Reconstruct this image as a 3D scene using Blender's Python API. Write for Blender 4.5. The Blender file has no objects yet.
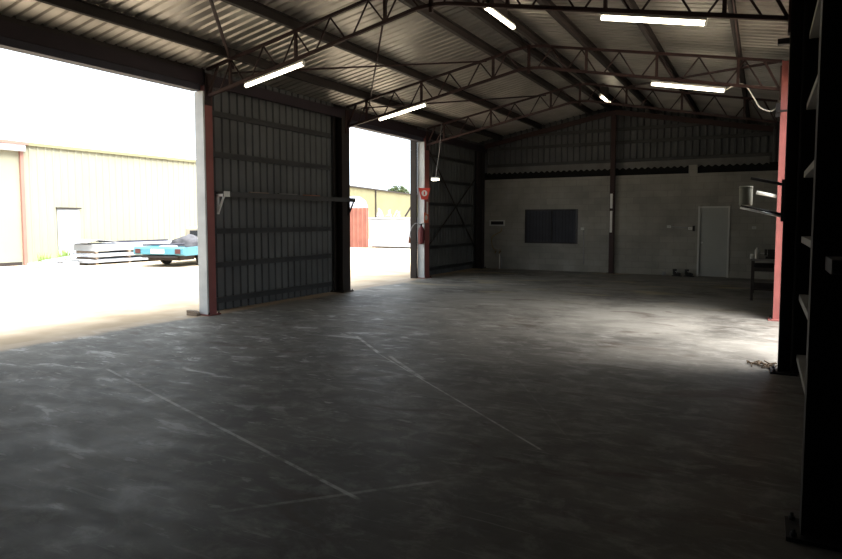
import bpy, bmesh, math, random
from mathutils import Vector, Matrix
random.seed(7)
S = bpy.context.scene
COL = S.collection

# ------------------------------------------------------------------ camera
cam_d = bpy.data.cameras.new('camera'); cam = bpy.data.objects.new('camera', cam_d); COL.objects.link(cam)
cam_d.sensor_width = 36.0; cam_d.lens = 624.7/842*36
cam_d.shift_x = -0.00245; cam_d.shift_y = -0.0215
cam_d.clip_start = 0.02; cam_d.clip_end = 500
cam.location = (0, 0, 1.7); cam.rotation_euler = (math.pi/2-0.0665, 0, 0.498)
S.camera = cam
# ------------------------------------------------------------------ world, sky light, exposure
W = bpy.data.worlds.new('overcast_sky'); S.world = W; W.use_nodes = True
wn = W.node_tree.nodes; wl = W.node_tree.links; wn.clear()
wo = wn.new('ShaderNodeOutputWorld'); wb = wn.new('ShaderNodeBackground')
wt = wn.new('ShaderNodeTexCoord'); wx = wn.new('ShaderNodeSeparateXYZ'); wr = wn.new('ShaderNodeValToRGB')
wl.new(wt.outputs['Generated'], wx.inputs[0]); wl.new(wx.outputs['Z'], wr.inputs[0])
wr.color_ramp.elements[0].position = 0.0; wr.color_ramp.elements[0].color = (0.82, 0.91, 1.0, 1)
wr.color_ramp.elements[1].position = 0.9; wr.color_ramp.elements[1].color = (0.87, 0.94, 1.0, 1)
wl.new(wr.outputs[0], wb.inputs['Color']); wb.inputs['Strength'].default_value = 2.5
wl.new(wb.outputs[0], wo.inputs['Surface'])
sun_d = bpy.data.lights.new('hazy_sun', 'SUN'); sun_d.energy = 22.0; sun_d.angle = math.radians(65); sun_d.color = (1.0, 0.97, 0.92)
sun = bpy.data.objects.new('hazy_sun', sun_d); COL.objects.link(sun); sun.location = (30, 10, 40)
sun.rotation_euler = Vector((-math.cos(math.radians(60)), 0.14, -math.sin(math.radians(60)))).to_track_quat('-Z', 'Y').to_euler()
S.view_settings.view_transform = 'Standard'; S.view_settings.look = 'None'
S.view_settings.exposure = 0.0; S.view_settings.gamma = 1.0; S.view_settings.use_curve_mapping = False

# ------------------------------------------------------------------ materials
def mat(name, c1, c2=None, scale=4.0, rough=0.6, metal=0.0, spec=0.4, detail=4, emis=None, estr=0.0, stretch=None, bump=0.0):
    m = bpy.data.materials.new(name); m.use_nodes = True
    nt = m.node_tree; b = nt.nodes['Principled BSDF']
    b.inputs['Roughness'].default_value = rough; b.inputs['Metallic'].default_value = metal
    b.inputs['Specular IOR Level'].default_value = spec
    if c2 is None: c2 = tuple(x*0.8 for x in c1)
    tc = nt.nodes.new('ShaderNodeTexCoord'); mp = nt.nodes.new('ShaderNodeMapping')
    if stretch: mp.inputs['Scale'].default_value = stretch
    nz = nt.nodes.new('ShaderNodeTexNoise'); nz.inputs['Scale'].default_value = scale; nz.inputs['Detail'].default_value = detail
    cr = nt.nodes.new('ShaderNodeValToRGB')
    cr.color_ramp.elements[0].position = 0.35; cr.color_ramp.elements[1].position = 0.68
    cr.color_ramp.elements[0].color = (*c1, 1); cr.color_ramp.elements[1].color = (*c2, 1)
    nt.links.new(tc.outputs['Object'], mp.inputs[0]); nt.links.new(mp.outputs[0], nz.inputs['Vector'])
    nt.links.new(nz.outputs['Fac'], cr.inputs[0]); nt.links.new(cr.outputs[0], b.inputs['Base Color'])
    if bump:
        bp = nt.nodes.new('ShaderNodeBump'); bp.inputs['Strength'].default_value = bump; bp.inputs['Distance'].default_value = 0.02
        nt.links.new(nz.outputs['Fac'], bp.inputs['Height']); nt.links.new(bp.outputs[0], b.inputs['Normal'])
    if emis:
        b.inputs['Emission Color'].default_value = (*emis, 1); b.inputs['Emission Strength'].default_value = estr
    return m
M = {}
M['red'] = mat('red_oxide_steel', (0.27, 0.085, 0.078), (0.21, 0.068, 0.062), 3, 0.55)
M['maroon'] = mat('dark_maroon_steel', (0.042, 0.022, 0.02), (0.03, 0.016, 0.016), 3, 0.6, spec=0.25)
M['brown'] = mat('dark_brown_steel', (0.034, 0.027, 0.025), (0.024, 0.02, 0.019), 3, 0.65, spec=0.25)
M['black'] = mat('black_steel', (0.018, 0.016, 0.017), (0.012, 0.011, 0.012), 3, 0.6, spec=0.25)
M['slate'] = mat('slate_blue_steel', (0.045, 0.045, 0.062), (0.035, 0.033, 0.045), 2, 0.6, spec=0.25)
M['galv'] = mat('weathered_galvanised_girt', (0.15, 0.148, 0.14), (0.10, 0.098, 0.092), 2, 0.6)
M['roof'] = mat('dirty_zinc_roof_sheet', (0.57, 0.535, 0.485), (0.38, 0.355, 0.32), 1.3, 0.42, metal=0.85)
M['clad'] = mat('grey_wall_sheet', (0.105, 0.11, 0.112), (0.075, 0.078, 0.08), 1.2, 0.62, spec=0.3)
M['plum'] = mat('dark_plum_steel', (0.03, 0.02, 0.026), (0.022, 0.016, 0.021), 3, 0.6, spec=0.25)
M['darkgirt'] = mat('girt_darkened_as_shade', (0.062, 0.063, 0.064), (0.045, 0.045, 0.046), 2, 0.65, spec=0.25)  # girt steel darkened, shade on the rails put into the colour
M['litgirt'] = mat('girt_paled_as_lit', (0.22, 0.21, 0.195), (0.17, 0.162, 0.15), 2, 0.6)  # same girt steel paled so the right-hand rails look lit
M['pale'] = mat('pale_painted_steel', (0.62, 0.64, 0.65), (0.5, 0.52, 0.53), 3, 0.5)
M['white'] = mat('white_paint', (0.75, 0.75, 0.72), (0.62, 0.62, 0.6), 4, 0.5)
M['tube'] = mat('fluorescent_diffuser', (0.9, 0.88, 0.8), None, 3, 0.4, emis=(1.0, 0.9, 0.68), estr=10.0)
M['door'] = mat('grey_door_paint', (0.33, 0.34, 0.32), (0.29, 0.3, 0.28), 1, 0.5)
M['frame'] = mat('pale_grey_frame', (0.5, 0.5, 0.47), (0.42, 0.42, 0.4), 2, 0.5)
M['glass'] = mat('dark_window_glass', (0.012, 0.013, 0.016), (0.009, 0.01, 0.013), 2, 0.25, spec=0.4)
M['blind'] = mat('navy_vertical_blind', (0.022, 0.025, 0.035), (0.016, 0.018, 0.026), 3, 0.7)
M['plastic'] = mat('white_plastic', (0.7, 0.69, 0.64), (0.6, 0.59, 0.55), 5, 0.4)
M['brass'] = mat('dull_brass', (0.30, 0.22, 0.10), (0.2, 0.15, 0.08), 9, 0.45, metal=0.7)
M['timber'] = mat('weathered_timber', (0.26, 0.2, 0.15), (0.16, 0.12, 0.09), 6, 0.8, stretch=(1, 12, 12))
M['rust'] = mat('rusty_orange_steel', (0.32, 0.12, 0.06), (0.2, 0.08, 0.05), 8, 0.8)
M['extred'] = mat('dark_red_enamel', (0.13, 0.02, 0.025), (0.09, 0.016, 0.02), 5, 0.35)
M['signred'] = mat('sign_red', (0.62, 0.05, 0.035), (0.52, 0.045, 0.03), 4, 0.45)
M['signora'] = mat('sign_orange', (0.75, 0.2, 0.09), (0.62, 0.16, 0.08), 4, 0.45)
M['rubber'] = mat('black_rubber', (0.016, 0.016, 0.016), (0.024, 0.023, 0.022), 9, 0.75)
M['grey'] = mat('mid_grey_vinyl', (0.3, 0.3, 0.31), (0.2, 0.2, 0.21), 5, 0.6)
M['canvas'] = mat('dark_grey_canvas', (0.075, 0.075, 0.085), (0.03, 0.03, 0.036), 4, 0.8)
M['litter'] = mat('dry_brown_litter', (0.09, 0.06, 0.035), (0.05, 0.035, 0.022), 12, 0.9)
M['can'] = mat('pale_drum_card', (0.22, 0.22, 0.18), (0.16, 0.16, 0.13), 3, 0.7)
M['cream'] = mat('cream_sheet_metal', (0.26, 0.256, 0.195), (0.24, 0.236, 0.178), 0.5, 0.6)
M['cream2'] = mat('yellow_cream_sheet', (0.19, 0.182, 0.105), (0.17, 0.162, 0.095), 0.5, 0.6)
M['pinkred'] = mat('faded_red_trim', (0.27, 0.135, 0.11), (0.24, 0.12, 0.1), 2, 0.6)
M['redfence'] = mat('faded_red_corrugated', (0.30, 0.12, 0.09), (0.23, 0.09, 0.07), 1.5, 0.65)
M['sheet'] = mat('white_roof_sheet', (0.42, 0.445, 0.485), (0.32, 0.345, 0.39), 1.5, 0.5)
M['turq'] = mat('turquoise_car_paint', (0.06, 0.185, 0.24), (0.05, 0.16, 0.21), 2, 0.35)
M['carcream'] = mat('cream_car_paint', (0.24, 0.215, 0.17), (0.21, 0.19, 0.15), 2, 0.4)
M['oran'] = mat('orange_primer', (0.5, 0.24, 0.07), (0.45, 0.21, 0.06), 2, 0.6)
M['lens'] = mat('dark_red_lens', (0.07, 0.02, 0.022), (0.05, 0.015, 0.018), 6, 0.3)
M['leaf'] = mat('grass_green_leaf', (0.2, 0.3, 0.08), (0.13, 0.2, 0.05), 8, 0.7)
M['tree'] = mat('dark_tree_leaf', (0.06, 0.09, 0.04), (0.09, 0.12, 0.05), 3, 0.8)
M['chrome'] = mat('worn_chrome', (0.6, 0.6, 0.6), (0.45, 0.45, 0.45), 5, 0.3, metal=0.8)
M['board'] = mat('black_gap_shade', (0.01, 0.01, 0.01), (0.014, 0.013, 0.012), 4, 0.9, spec=0.1)  # black stands in for the unlit gap above the blocks

# --- concrete floor with wear, scratches and old line marks
def floor_material():
    m = bpy.data.materials.new('worn_concrete_floor'); m.use_nodes = True
    nt = m.node_tree; N = nt.nodes; L = nt.links; b = N['Principled BSDF']
    tc = N.new('ShaderNodeTexCoord'); sx = N.new('ShaderNodeSeparateXYZ'); L.new(tc.outputs['Object'], sx.inputs[0])
    def math_(op, a, bb=None, c=None, clamp=False):
        n = N.new('ShaderNodeMath'); n.operation = op; n.use_clamp = clamp
        for i, v in enumerate((a, bb, c)):
            if v is None: continue
            if isinstance(v, (int, float)): n.inputs[i].default_value = v
            else: L.new(v, n.inputs[i])
        return n.outputs[0]
    def noise(scale, detail=5, rough=0.6, stretch=None, dist=0.0):
        mp = N.new('ShaderNodeMapping'); L.new(tc.outputs['Object'], mp.inputs[0])
        if stretch: mp.inputs['Scale'].default_value = stretch[:3]; mp.inputs['Rotation'].default_value = (0, 0, stretch[3])
        n = N.new('ShaderNodeTexNoise'); n.inputs['Scale'].default_value = scale; n.inputs['Detail'].default_value = detail
        n.inputs['Roughness'].default_value = rough; n.inputs['Distortion'].default_value = dist
        L.new(mp.outputs[0], n.inputs['Vector']); return n.outputs['Fac']
    def ramp(v, p0, p1, c0=0.0, c1=1.0):
        n = N.new('ShaderNodeMapRange'); n.interpolation_type = 'SMOOTHSTEP'
        L.new(v, n.inputs[0]); n.inputs[1].default_value = p0; n.inputs[2].default_value = p1
        n.inputs[3].default_value = c0; n.inputs[4].default_value = c1; return n.outputs[0]
    def mix(f, a, c):
        n = N.new('ShaderNodeMixRGB'); n.blend_type = 'MIX'
        if isinstance(f, (int, float)): n.inputs[0].default_value = f
        else: L.new(f, n.inputs[0])
        for i, v in ((1, a), (2, c)):
            if isinstance(v, tuple): n.inputs[i].default_value = (*v, 1)
            else: L.new(v, n.inputs[i])
        return n.outputs[0]
    big = noise(0.5, 8, 0.7, dist=0.4); mid = noise(3.0, 8, 0.72, (1, 1.5, 1, -0.5), 0.5); fine = noise(18, 5, 0.75)
    streak = noise(2.2, 7, 0.7, (0.45, 3.0, 1, 0.45), 0.4)
    patch = noise(1.9, 7, 0.62, (0.8, 1.8, 1, -0.4), 0.6)
    c = mix(ramp(big, 0.36, 0.66), (0.07, 0.064, 0.056), (0.145, 0.134, 0.117))
    c = mix(math_('MULTIPLY', ramp(mid, 0.46, 0.66), 0.55), c, (0.27, 0.258, 0.24))
    c = mix(math_('MULTIPLY', ramp(streak, 0.48, 0.66), 0.55), c, (0.07, 0.065, 0.06))
    c = mix(math_('MULTIPLY', ramp(fine, 0.4, 0.65), 0.35), c, (0.1, 0.095, 0.088))
    # pale dusty blotches, thicker on the side of the big doorway
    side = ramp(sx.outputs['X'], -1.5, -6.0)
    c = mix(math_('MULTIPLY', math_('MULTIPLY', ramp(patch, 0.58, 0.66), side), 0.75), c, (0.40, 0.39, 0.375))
    scuff = noise(6.5, 6, 0.6, (0.45, 1.6, 1, -0.35), 0.3)
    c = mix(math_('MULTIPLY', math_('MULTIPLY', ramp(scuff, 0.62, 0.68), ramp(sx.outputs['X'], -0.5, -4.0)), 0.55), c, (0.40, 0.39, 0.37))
    scr = noise(9, 4, 0.5, (0.12, 3.5, 1, 0.6), 0.2)
    c = mix(math_('MULTIPLY', ramp(scr, 0.64, 0.70), 0.35), c, (0.30, 0.29, 0.27))
    # oily stains toward the back and front
    ochre = math_('MULTIPLY', ramp(noise(0.55, 3, 0.5, (1, 2.2, 1, 0)), 0.55, 0.68), ramp(sx.outputs['Y'], 11.5, 15.5))
    c = mix(math_('MULTIPLY', ochre, 0.8), c, (0.33, 0.27, 0.15))
    c = mix(math_('MULTIPLY', math_('MULTIPLY', ramp(sx.outputs['Y'], 7.0, 11.5), ramp(big, 0.3, 0.6)), 0.55), c, (0.30, 0.285, 0.255))  # paler toward the back: brighter light there painted into the floor colour
    oil = noise(0.8, 5, 0.6, (0.8, 1.8, 1, 0.1), 1.6)
    c = mix(math_('MULTIPLY', ramp(oil, 0.58, 0.66), 0.6), c, (0.06, 0.040, 0.030))
    # line marks
    def seg(ax, ay, bx, by, w):
        dx, dy = bx-ax, by-ay; ln = math.hypot(dx, dy); dx /= ln; dy /= ln
        px = math_('SUBTRACT', sx.outputs['X'], ax); py = math_('SUBTRACT', sx.outputs['Y'], ay)
        t = math_('ADD', math_('MULTIPLY', px, dx), math_('MULTIPLY', py, dy))
        d = math_('ABSOLUTE', math_('SUBTRACT', math_('MULTIPLY', px, dy), math_('MULTIPLY', py, dx)))
        core = math_('SUBTRACT', 1.0, ramp(d, w*0.5, w))
        ends = math_('MULTIPLY', ramp(t, 0, 0.15), math_('SUBTRACT', 1.0, ramp(t, ln-0.15, ln)))
        return math_('MULTIPLY', core, ends)
    wear = ramp(mid, 0.38, 0.58, 0.2, 1.0)
    for (a, k) in (((-6.6, 4.48, -2.06, 3.05, 0.02), 0.7), ((-5.25, 7.55, -4.25, 6.65, 0.03), 0.65), ((-4.4, 6.75, -1.3, 4.32, 0.014), 0.55),
                   ((-4.1, 6.62, -3.1, 5.75, 0.03), 0.55), ((-2.75, 2.52, -1.75, 3.6, 0.022), 0.35), ((-2.4, 6.5, -1.2, 4.6, 0.010), 0.10)):
        c = mix(math_('MULTIPLY', math_('MULTIPLY', seg(*a), wear), k), c, (0.50, 0.485, 0.455))
    # blown-in tan dirt along the open side
    edge = math_('ADD', sx.outputs['X'], math_('MULTIPLY', math_('SUBTRACT', big, 0.5), 1.2))
    c = mix(math_('MULTIPLY', math_('SUBTRACT', 1.0, ramp(edge, -8.75, -8.45)), 0.85), c, (0.40, 0.30, 0.20))
    L.new(c, b.inputs['Base Color'])
    rg = ramp(patch, 0.40, 0.64, 0.64, 0.53); L.new(rg, b.inputs['Roughness'])
    b.inputs['Specular IOR Level'].default_value = 0.2
    bp = N.new('ShaderNodeBump'); bp.inputs['Strength'].default_value = 0.06; bp.inputs['Distance'].default_value = 0.005
    L.new(fine, bp.inputs['Height']); L.new(bp.outputs[0], b.inputs['Normal'])
    return m
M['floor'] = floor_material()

def block_material():
    m = bpy.data.materials.new('grey_concrete_block'); m.use_nodes = True
    nt = m.node_tree; N = nt.nodes; L = nt.links; b = N['Principled BSDF']
    tc = N.new('ShaderNodeTexCoord'); sx = N.new('ShaderNodeSeparateXYZ'); cb = N.new('ShaderNodeCombineXYZ')
    L.new(tc.outputs['Object'], sx.inputs[0]); L.new(sx.outputs['X'], cb.inputs[0]); L.new(sx.outputs['Z'], cb.inputs[1])
    br = N.new('ShaderNodeTexBrick'); L.new(cb.outputs[0], br.inputs['Vector'])
    br.inputs['Scale'].default_value = 1.0; br.inputs['Brick Width'].default_value = 0.4; br.inputs['Row Height'].default_value = 0.2
    br.inputs['Mortar Size'].default_value = 0.008; br.inputs['Mortar Smooth'].default_value = 0.3
    br.inputs['Color1'].default_value = (0.27, 0.26, 0.23, 1); br.inputs['Color2'].default_value = (0.235, 0.226, 0.203, 1)
    br.inputs['Mortar'].default_value = (0.215, 0.205, 0.185, 1)
    nz = N.new('ShaderNodeTexNoise'); nz.inputs['Scale'].default_value = 1.3; nz.inputs['Detail'].default_value = 6
    L.new(tc.outputs['Object'], nz.inputs['Vector'])
    mx = N.new('ShaderNodeMixRGB'); mx.blend_type = 'MULTIPLY'; mx.inputs[0].default_value = 0.6
    L.new(br.outputs['Color'], mx.inputs[1]); L.new(nz.outputs['Fac'], mx.inputs[2])
    sc = N.new('ShaderNodeMixRGB'); sc.blend_type = 'MULTIPLY'; sc.inputs[0].default_value = 1; sc.inputs[2].default_value = (1.45, 1.45, 1.45, 1)
    L.new(mx.outputs[0], sc.inputs[1]); L.new(sc.outputs[0], b.inputs['Base Color'])
    b.inputs['Roughness'].default_value = 0.85; b.inputs['Specular IOR Level'].default_value = 0.2
    bp = N.new('ShaderNodeBump'); bp.inputs['Strength'].default_value = 0.4; bp.inputs['Distance'].default_value = 0.01; bp.invert = True
    L.new(br.outputs['Fac'], bp.inputs['Height']); L.new(bp.outputs[0], b.inputs['Normal'])
    return m
M['block'] = block_material()
M['yard'] = mat('pale_gravel_yard', (0.52, 0.44, 0.34), (0.34, 0.27, 0.19), 0.9, 0.9, spec=0.1, detail=8)

# ------------------------------------------------------------------ mesh builder
class MB:
    def __init__(s): s.bm = bmesh.new()
    def box(s, x0, x1, y0, y1, z0, z1, mtx=None):
        vs = [s.bm.verts.new(Vector(p) if mtx is None else mtx @ Vector(p)) for p in
              ((x0,y0,z0),(x1,y0,z0),(x1,y1,z0),(x0,y1,z0),(x0,y0,z1),(x1,y0,z1),(x1,y1,z1),(x0,y1,z1))]
        for f in ((0,3,2,1),(4,5,6,7),(0,1,5,4),(1,2,6,5),(2,3,7,6),(3,0,4,7)): s.bm.faces.new([vs[i] for i in f])
        return s
    def prism(s, pts, axis, a, b):
        """polygon pts (2D) extruded along axis ('x','y','z') from a to b"""
        def P(p, t):
            return {'x': (t, p[0], p[1]), 'y': (p[0], t, p[1]), 'z': (p[0], p[1], t)}[axis]
        A = [s.bm.verts.new(P(p, a)) for p in pts]; B = [s.bm.verts.new(P(p, b)) for p in pts]
        n = len(pts)
        s.bm.faces.new(A); s.bm.faces.new(B[::-1])
        for i in range(n): s.bm.faces.new((A[i], B[i], B[(i+1) % n], A[(i+1) % n]))
        return s
    def bar(s, p, q, w, h=None, up=(0, 0, 1)):
        """rectangular bar from p to q"""
        h = h or w; p = Vector(p); q = Vector(q); d = q-p; L = d.length; d.normalize()
        u = Vector(up)
        if abs(d.dot(u)) > 0.98: u = Vector((0, 1, 0))
        x = d.cross(u).normalized(); z = x.cross(d)
        m = Matrix(((x.x, d.x, z.x, p.x), (x.y, d.y, z.y, p.y), (x.z, d.z, z.z, p.z), (0, 0, 0, 1)))
        return s.box(-w/2, w/2, 0, L, -h/2, h/2, m)
    def tube(s, pts, r, n=10, cap=True):
        pts = [Vector(p) for p in pts]; rings = []
        prev = None
        for i, p in enumerate(pts):
            d = (pts[min(i+1, len(pts)-1)]-pts[max(i-1, 0)]).normalized()
            if prev is None:
                u = Vector((0, 0, 1)) if abs(d.z) < 0.9 else Vector((1, 0, 0))
                x = d.cross(u).normalized()
            else:
                x = (prev - d*prev.dot(d)).normalized()
            prev = x; y = d.cross(x)
            rr = r[i] if isinstance(r, (list, tuple)) else r
            rings.append([s.bm.verts.new(p+(x*math.cos(2*math.pi*k/n)+y*math.sin(2*math.pi*k/n))*rr) for k in range(n)])
        for a, b in zip(rings, rings[1:]):
            for k in range(n):
                f = s.bm.faces.new((a[k], a[(k+1) % n], b[(k+1) % n], b[k])); f.smooth = True
        if cap:
            s.bm.faces.new(rings[0][::-1]); s.bm.faces.new(rings[-1])
        return s
    def lathe(s, prof, c=(0, 0, 0), n=24, axis='z'):
        rings = []
        for r, t in prof:
            ring = []
            for k in range(n):
                a = 2*math.pi*k/n; u, v = r*math.cos(a), r*math.sin(a)
                p = {'z': (u, v, t), 'y': (u, t, v), 'x': (t, u, v)}[axis]
                ring.append(s.bm.verts.new(Vector(c)+Vector(p)))
            rings.append(ring)
        for a, b in zip(rings, rings[1:]):
            for k in range(n):
                f = s.bm.faces.new((a[k], a[(k+1) % n], b[(k+1) % n], b[k])); f.smooth = True
        s.bm.faces.new(rings[0][::-1]); s.bm.faces.new(rings[-1])
        return s
    def build(s, name, m, parent=None, bevel=0.0, loc=None):
        bmesh.ops.recalc_face_normals(s.bm, faces=s.bm.faces)
        me = bpy.data.meshes.new(name); s.bm.to_mesh(me); s.bm.free()
        me.materials.append(M[m] if isinstance(m, str) else m)
        o = bpy.data.objects.new(name, me); COL.objects.link(o)
        if parent: o.parent = parent
        if loc: o.location = loc
        if bevel:
            bv = o.modifiers.new('bevel', 'BEVEL'); bv.width = bevel; bv.segments = 2; bv.limit_method = 'ANGLE'
        return o
def tag(o, label, cat, group=None):
    o['label'] = label; o['category'] = cat
    if group: o['group'] = group
    return o
def struct(o): o['kind'] = 'structure'; return o
def thing(name, label, cat, loc=(0, 0, 0), rz=0.0, group=None):
    o = bpy.data.objects.new(name, None); COL.objects.link(o)
    o.location = loc; o.rotation_euler = (0, 0, rz); o.empty_display_size = 0.2
    return tag(o, label, cat, group)
def copy_tree(o, parent=None):
    c = o.copy(); COL.objects.link(c)
    if parent: c.parent = parent
    for ch in [x for x in bpy.data.objects if x.parent == o]: copy_tree(ch, c)
    return c

# ribbed sheet: ribs repeat along direction A, extruded along direction B
def ribbed(mb, org, A, B, nrm, la, lb, pitch=0.2, depth=0.03, th=0.004, top=None):
    org, A, B, nrm = Vector(org), Vector(A).normalized(), Vector(B).normalized(), Vector(nrm).normalized()
    prof = []; t = 0.0
    while t < la:
        for dt, d in ((0, 0), (pitch*0.66, 0), (pitch*0.75, depth), (pitch*0.91, depth)):
            if t+dt <= la: prof.append((t+dt, d))
        t += pitch
    prof.append((la, prof[-1][1]))
    f = lambda p, d, k: mb.bm.verts.new(org + A*p + nrm*(d+k) + B*0)
    lo = []; hi = []
    for (p, d) in prof:
        h = lb if top is None else top(p)
        r = []
        for k in (0, th):
            r.append((mb.bm.verts.new(org+A*p+nrm*(d+k)), mb.bm.verts.new(org+A*p+nrm*(d+k)+B*h)))
        lo.append(r)
    for a, b in zip(lo, lo[1:]):
        mb.bm.faces.new((a[0][0], b[0][0], b[0][1], a[0][1]))
        mb.bm.faces.new((a[1][0], a[1][1], b[1][1], b[1][0]))
        mb.bm.faces.new((a[0][0], a[1][0], b[1][0], b[0][0]))
        mb.bm.faces.new((a[0][1], b[0][1], b[1][1], a[1][1]))
    for r in (lo[0], lo[-1]): mb.bm.faces.new((r[0][0], r[0][1], r[1][1], r[1][0]))
    return mb

# ------------------------------------------------------------------ main dimensions
XL, XR, XM = -8.6, 0.19, -4.19          # inner faces of column rows, ridge line
Y = [-0.27, 3.90, 7.97, 12.12, 16.20, 20.40]   # column lines
SL = 0.19
def zr(x): return 5.34-SL*abs(x-XM)     # underside of roof sheet
def ztop(x): return 5.15-SL*abs(x-XM)   # truss top chord
def zbot(x): return 4.735-0.2*abs(x-XM) # truss bottom chord

# ------------------------------------------------------------------ setting
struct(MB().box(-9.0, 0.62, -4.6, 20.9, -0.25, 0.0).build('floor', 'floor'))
struct(MB().box(-140, 90, -70, 160, -0.4, -0.012).build('ground', 'yard'))
mb = MB()
ang = math.atan(SL)
for sg in (-1, 1):
    ex = -9.05 if sg < 0 else 0.64
    d = Vector((ex-XM, 0, zr(ex)-zr(XM)))
    n = Vector((sg*SL, 0, 1)).normalized()
    ribbed(mb, (XM, -4.7, zr(XM)), (0, 1, 0), d, n, 25.65, d.length, 0.19, 0.03)
mb.box(XM-0.18, XM+0.18, -4.7, 20.95, 5.385, 5.39)
struct(mb.build('ceiling', 'roof'))
struct(MB().box(-9.07, -9.0, -4.7, 20.95, 4.10, 4.46).build('trim_2', 'brown'))
struct(MB().box(0.60, 0.67, -4.7, 20.95, 4.10, 4.47).build('trim_3', 'brown'))
# side walls: sheeting only where the photo shows it; the doorways stay open
mb = MB()
for y0, y1 in ((-4.6, 3.72), (8.2, 12.05), (16.1, 20.75)):
    ribbed(mb, (-8.94, y0, 0.0), (0, 1, 0), (0, 0, 1), (-1, 0, 0), y1-y0, 4.42, 0.2, 0.03)
struct(mb.build('wall_left', 'clad'))
mb = MB()
for y0, y1 in ((-4.6, 8.04), (12.0, 20.75)):
    ribbed(mb, (0.53, y0, 0.0), (0, 1, 0), (0, 0, 1), (1, 0, 0), y1-y0, 4.42, 0.2, 0.03)
struct(mb.build('wall_right', 'clad'))
mb = MB()
ribbed(mb, (-9.0, -4.55, 0.0), (1, 0, 0), (0, 0, 1), (0, -1, 0), 9.6, 1, 0.2, 0.03, top=lambda p: zr(-9.0+p)+0.02)
struct(mb.build('wall_front', 'clad'))
# back wall of blocks with a window opening and a door opening
WX0, WX1, WZ0, WZ1 = -7.15, -5.33, 0.91, 2.05
DX0, DX1, DZ1 = -1.72, -0.86, 2.10
mb = MB(); YB0, YB1 = 20.40, 20.60
for x0, x1, z0, z1 in ((-8.9, WX0, 0, 3.09), (WX0, WX1, 0, WZ0), (WX0, WX1, WZ1, 3.09), (WX1, DX0, 0, 3.09), (DX0, DX1, DZ1, 3.09), (DX1, 0.5, 0, 3.09)):
    mb.box(x0, x1, YB0, YB1, z0, z1)
struct(mb.build('wall_back', 'block'))
mb = MB()
ribbed(mb, (-8.95, 20.62, 3.35), (1, 0, 0), (0, 0, 1), (0, -1, 0), 9.5, 1, 0.2, 0.06, top=lambda p: zr(-8.95+p)-3.35+0.025)
struct(mb.build('wall_gable', 'clad'))
tag(MB().box(-8.6, 0.1, 20.551, 20.555, 3.25, 3.518).build('flashing', 'galv'), 'flat grey flashing strip under the gable cladding, above wavy black edge', 'flashing')
mb = MB(); pts = [(-8.9, 3.095)]
k = 0; x = -8.9
while x <= 0.5:
    pts.append((x, 3.31+0.028*math.cos(2*math.pi*(x+8.9)/0.19))); x += 0.19/6
pts.append((0.5, 3.095))
mb.prism(pts, 'y', 20.53, 20.55)
tag(mb.build('sheet_gap_shade', 'board'), 'black wavy strip painting the shaded gap along top of the block wall', 'sheet')  # recess shade made as a black strip, top follows the sheet profile
struct(MB().box(-8.95, 0.55, 20.70, 20.76, 0.0, 3.6).build('gap_backing', 'board'))  # dark backing board added behind the wall to keep the gap black

# door
d = struct(MB().box(DX0+0.05, DX1-0.05, 20.43, 20.47, 0.01, DZ1-0.05).build('door_1', 'door'))
f = MB(); f.box(DX0, DX0+0.05, 20.37, 20.5, 0, DZ1).box(DX1-0.05, DX1, 20.37, 20.5, 0, DZ1).box(DX0+0.05, DX1-0.05, 20.37, 20.5, DZ1-0.05, DZ1)
f.build('door_frame', 'frame', d)
h = MB(); h.lathe([(0.026, 0), (0.026, -0.012), (0.01, -0.014), (0.01, -0.05), (0.027, -0.055), (0.03, -0.075), (0.02, -0.09)], (DX0+0.12, 20.43, 1.02), 14, 'y')
h.build('door_handle', 'chrome', d)
# window
w = struct(MB().box(WX0+0.04, WX1-0.04, 20.47, 20.478, WZ0+0.04, WZ1-0.04).build('window_1', 'glass'))
f = MB()
for x0, x1, z0, z1 in ((WX0, WX0+0.04, WZ0, WZ1), (WX1-0.04, WX1, WZ0, WZ1), (WX0+0.04, WX1-0.04, WZ0, WZ0+0.04), (WX0+0.04, WX1-0.04, WZ1-0.04, WZ1), (-6.24, -6.20, WZ0+0.04, WZ1-0.04)):
    f.box(x0, x1, 20.43, 20.5, z0, z1)
f.build('window_frame', 'black', w)
MB().box(WX0-0.03, WX1+0.03, 20.36, 20.46, WZ0-0.075, WZ0-0.002).build('window_sill', 'block', w)
b = MB()
k = 0; x = WX0+0.06
while x < WX1-0.14:
    b.box(x, x+0.10, 20.455+0.004*(k % 2), 20.460+0.004*(k % 2), WZ0+0.05, WZ1-0.05); x += 0.112; k += 1
b.build('vertical_blind', 'blind', w)

# ------------------------------------------------------------------ columns
def i_column(name, label, x0, x1, y0, y1, z1, m, flange=0.02, plate=True, cat='column'):
    """I-section with flanges facing the inside and outside of the shed"""
    t = thing(name, label, cat, ((x0+x1)/2, (y0+y1)/2, 0)); cx, cy = t.location.x, t.location.y
    a = MB(); hx, hy = (x1-x0)/2, (y1-y0)/2
    for s_ in (-1, 1): a.box(*sorted((s_*hx, s_*(hx-flange))), -hy, hy, 0, z1)
    a.box(-hx+flange, hx-flange, -0.008, 0.008, 0, z1)
    a.build('shaft', m, t)
    if plate:
        MB().box(-hx-0.07, hx+0.05, -hy-0.06, hy+0.06, 0, 0.022).build('base_plate', m, t)
        for sx in (-1, 1):
            for sy in (-1, 1):
                MB().lathe([(0.017, 0.022), (0.017, 0.04), (0.009, 0.041), (0.009, 0.06)], (sx*(hx+0.0)-0.035 if sx < 0 else hx+0.025, sy*(hy+0.03), 0), 6).build('anchor_bolt', 'black', t)
    return t
i_column('steel_column', 'red steel column at near end of ribbed wall panel, between the big doorway and panel', -8.80, XL, 7.87, 8.035, 4.1, 'red')
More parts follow.
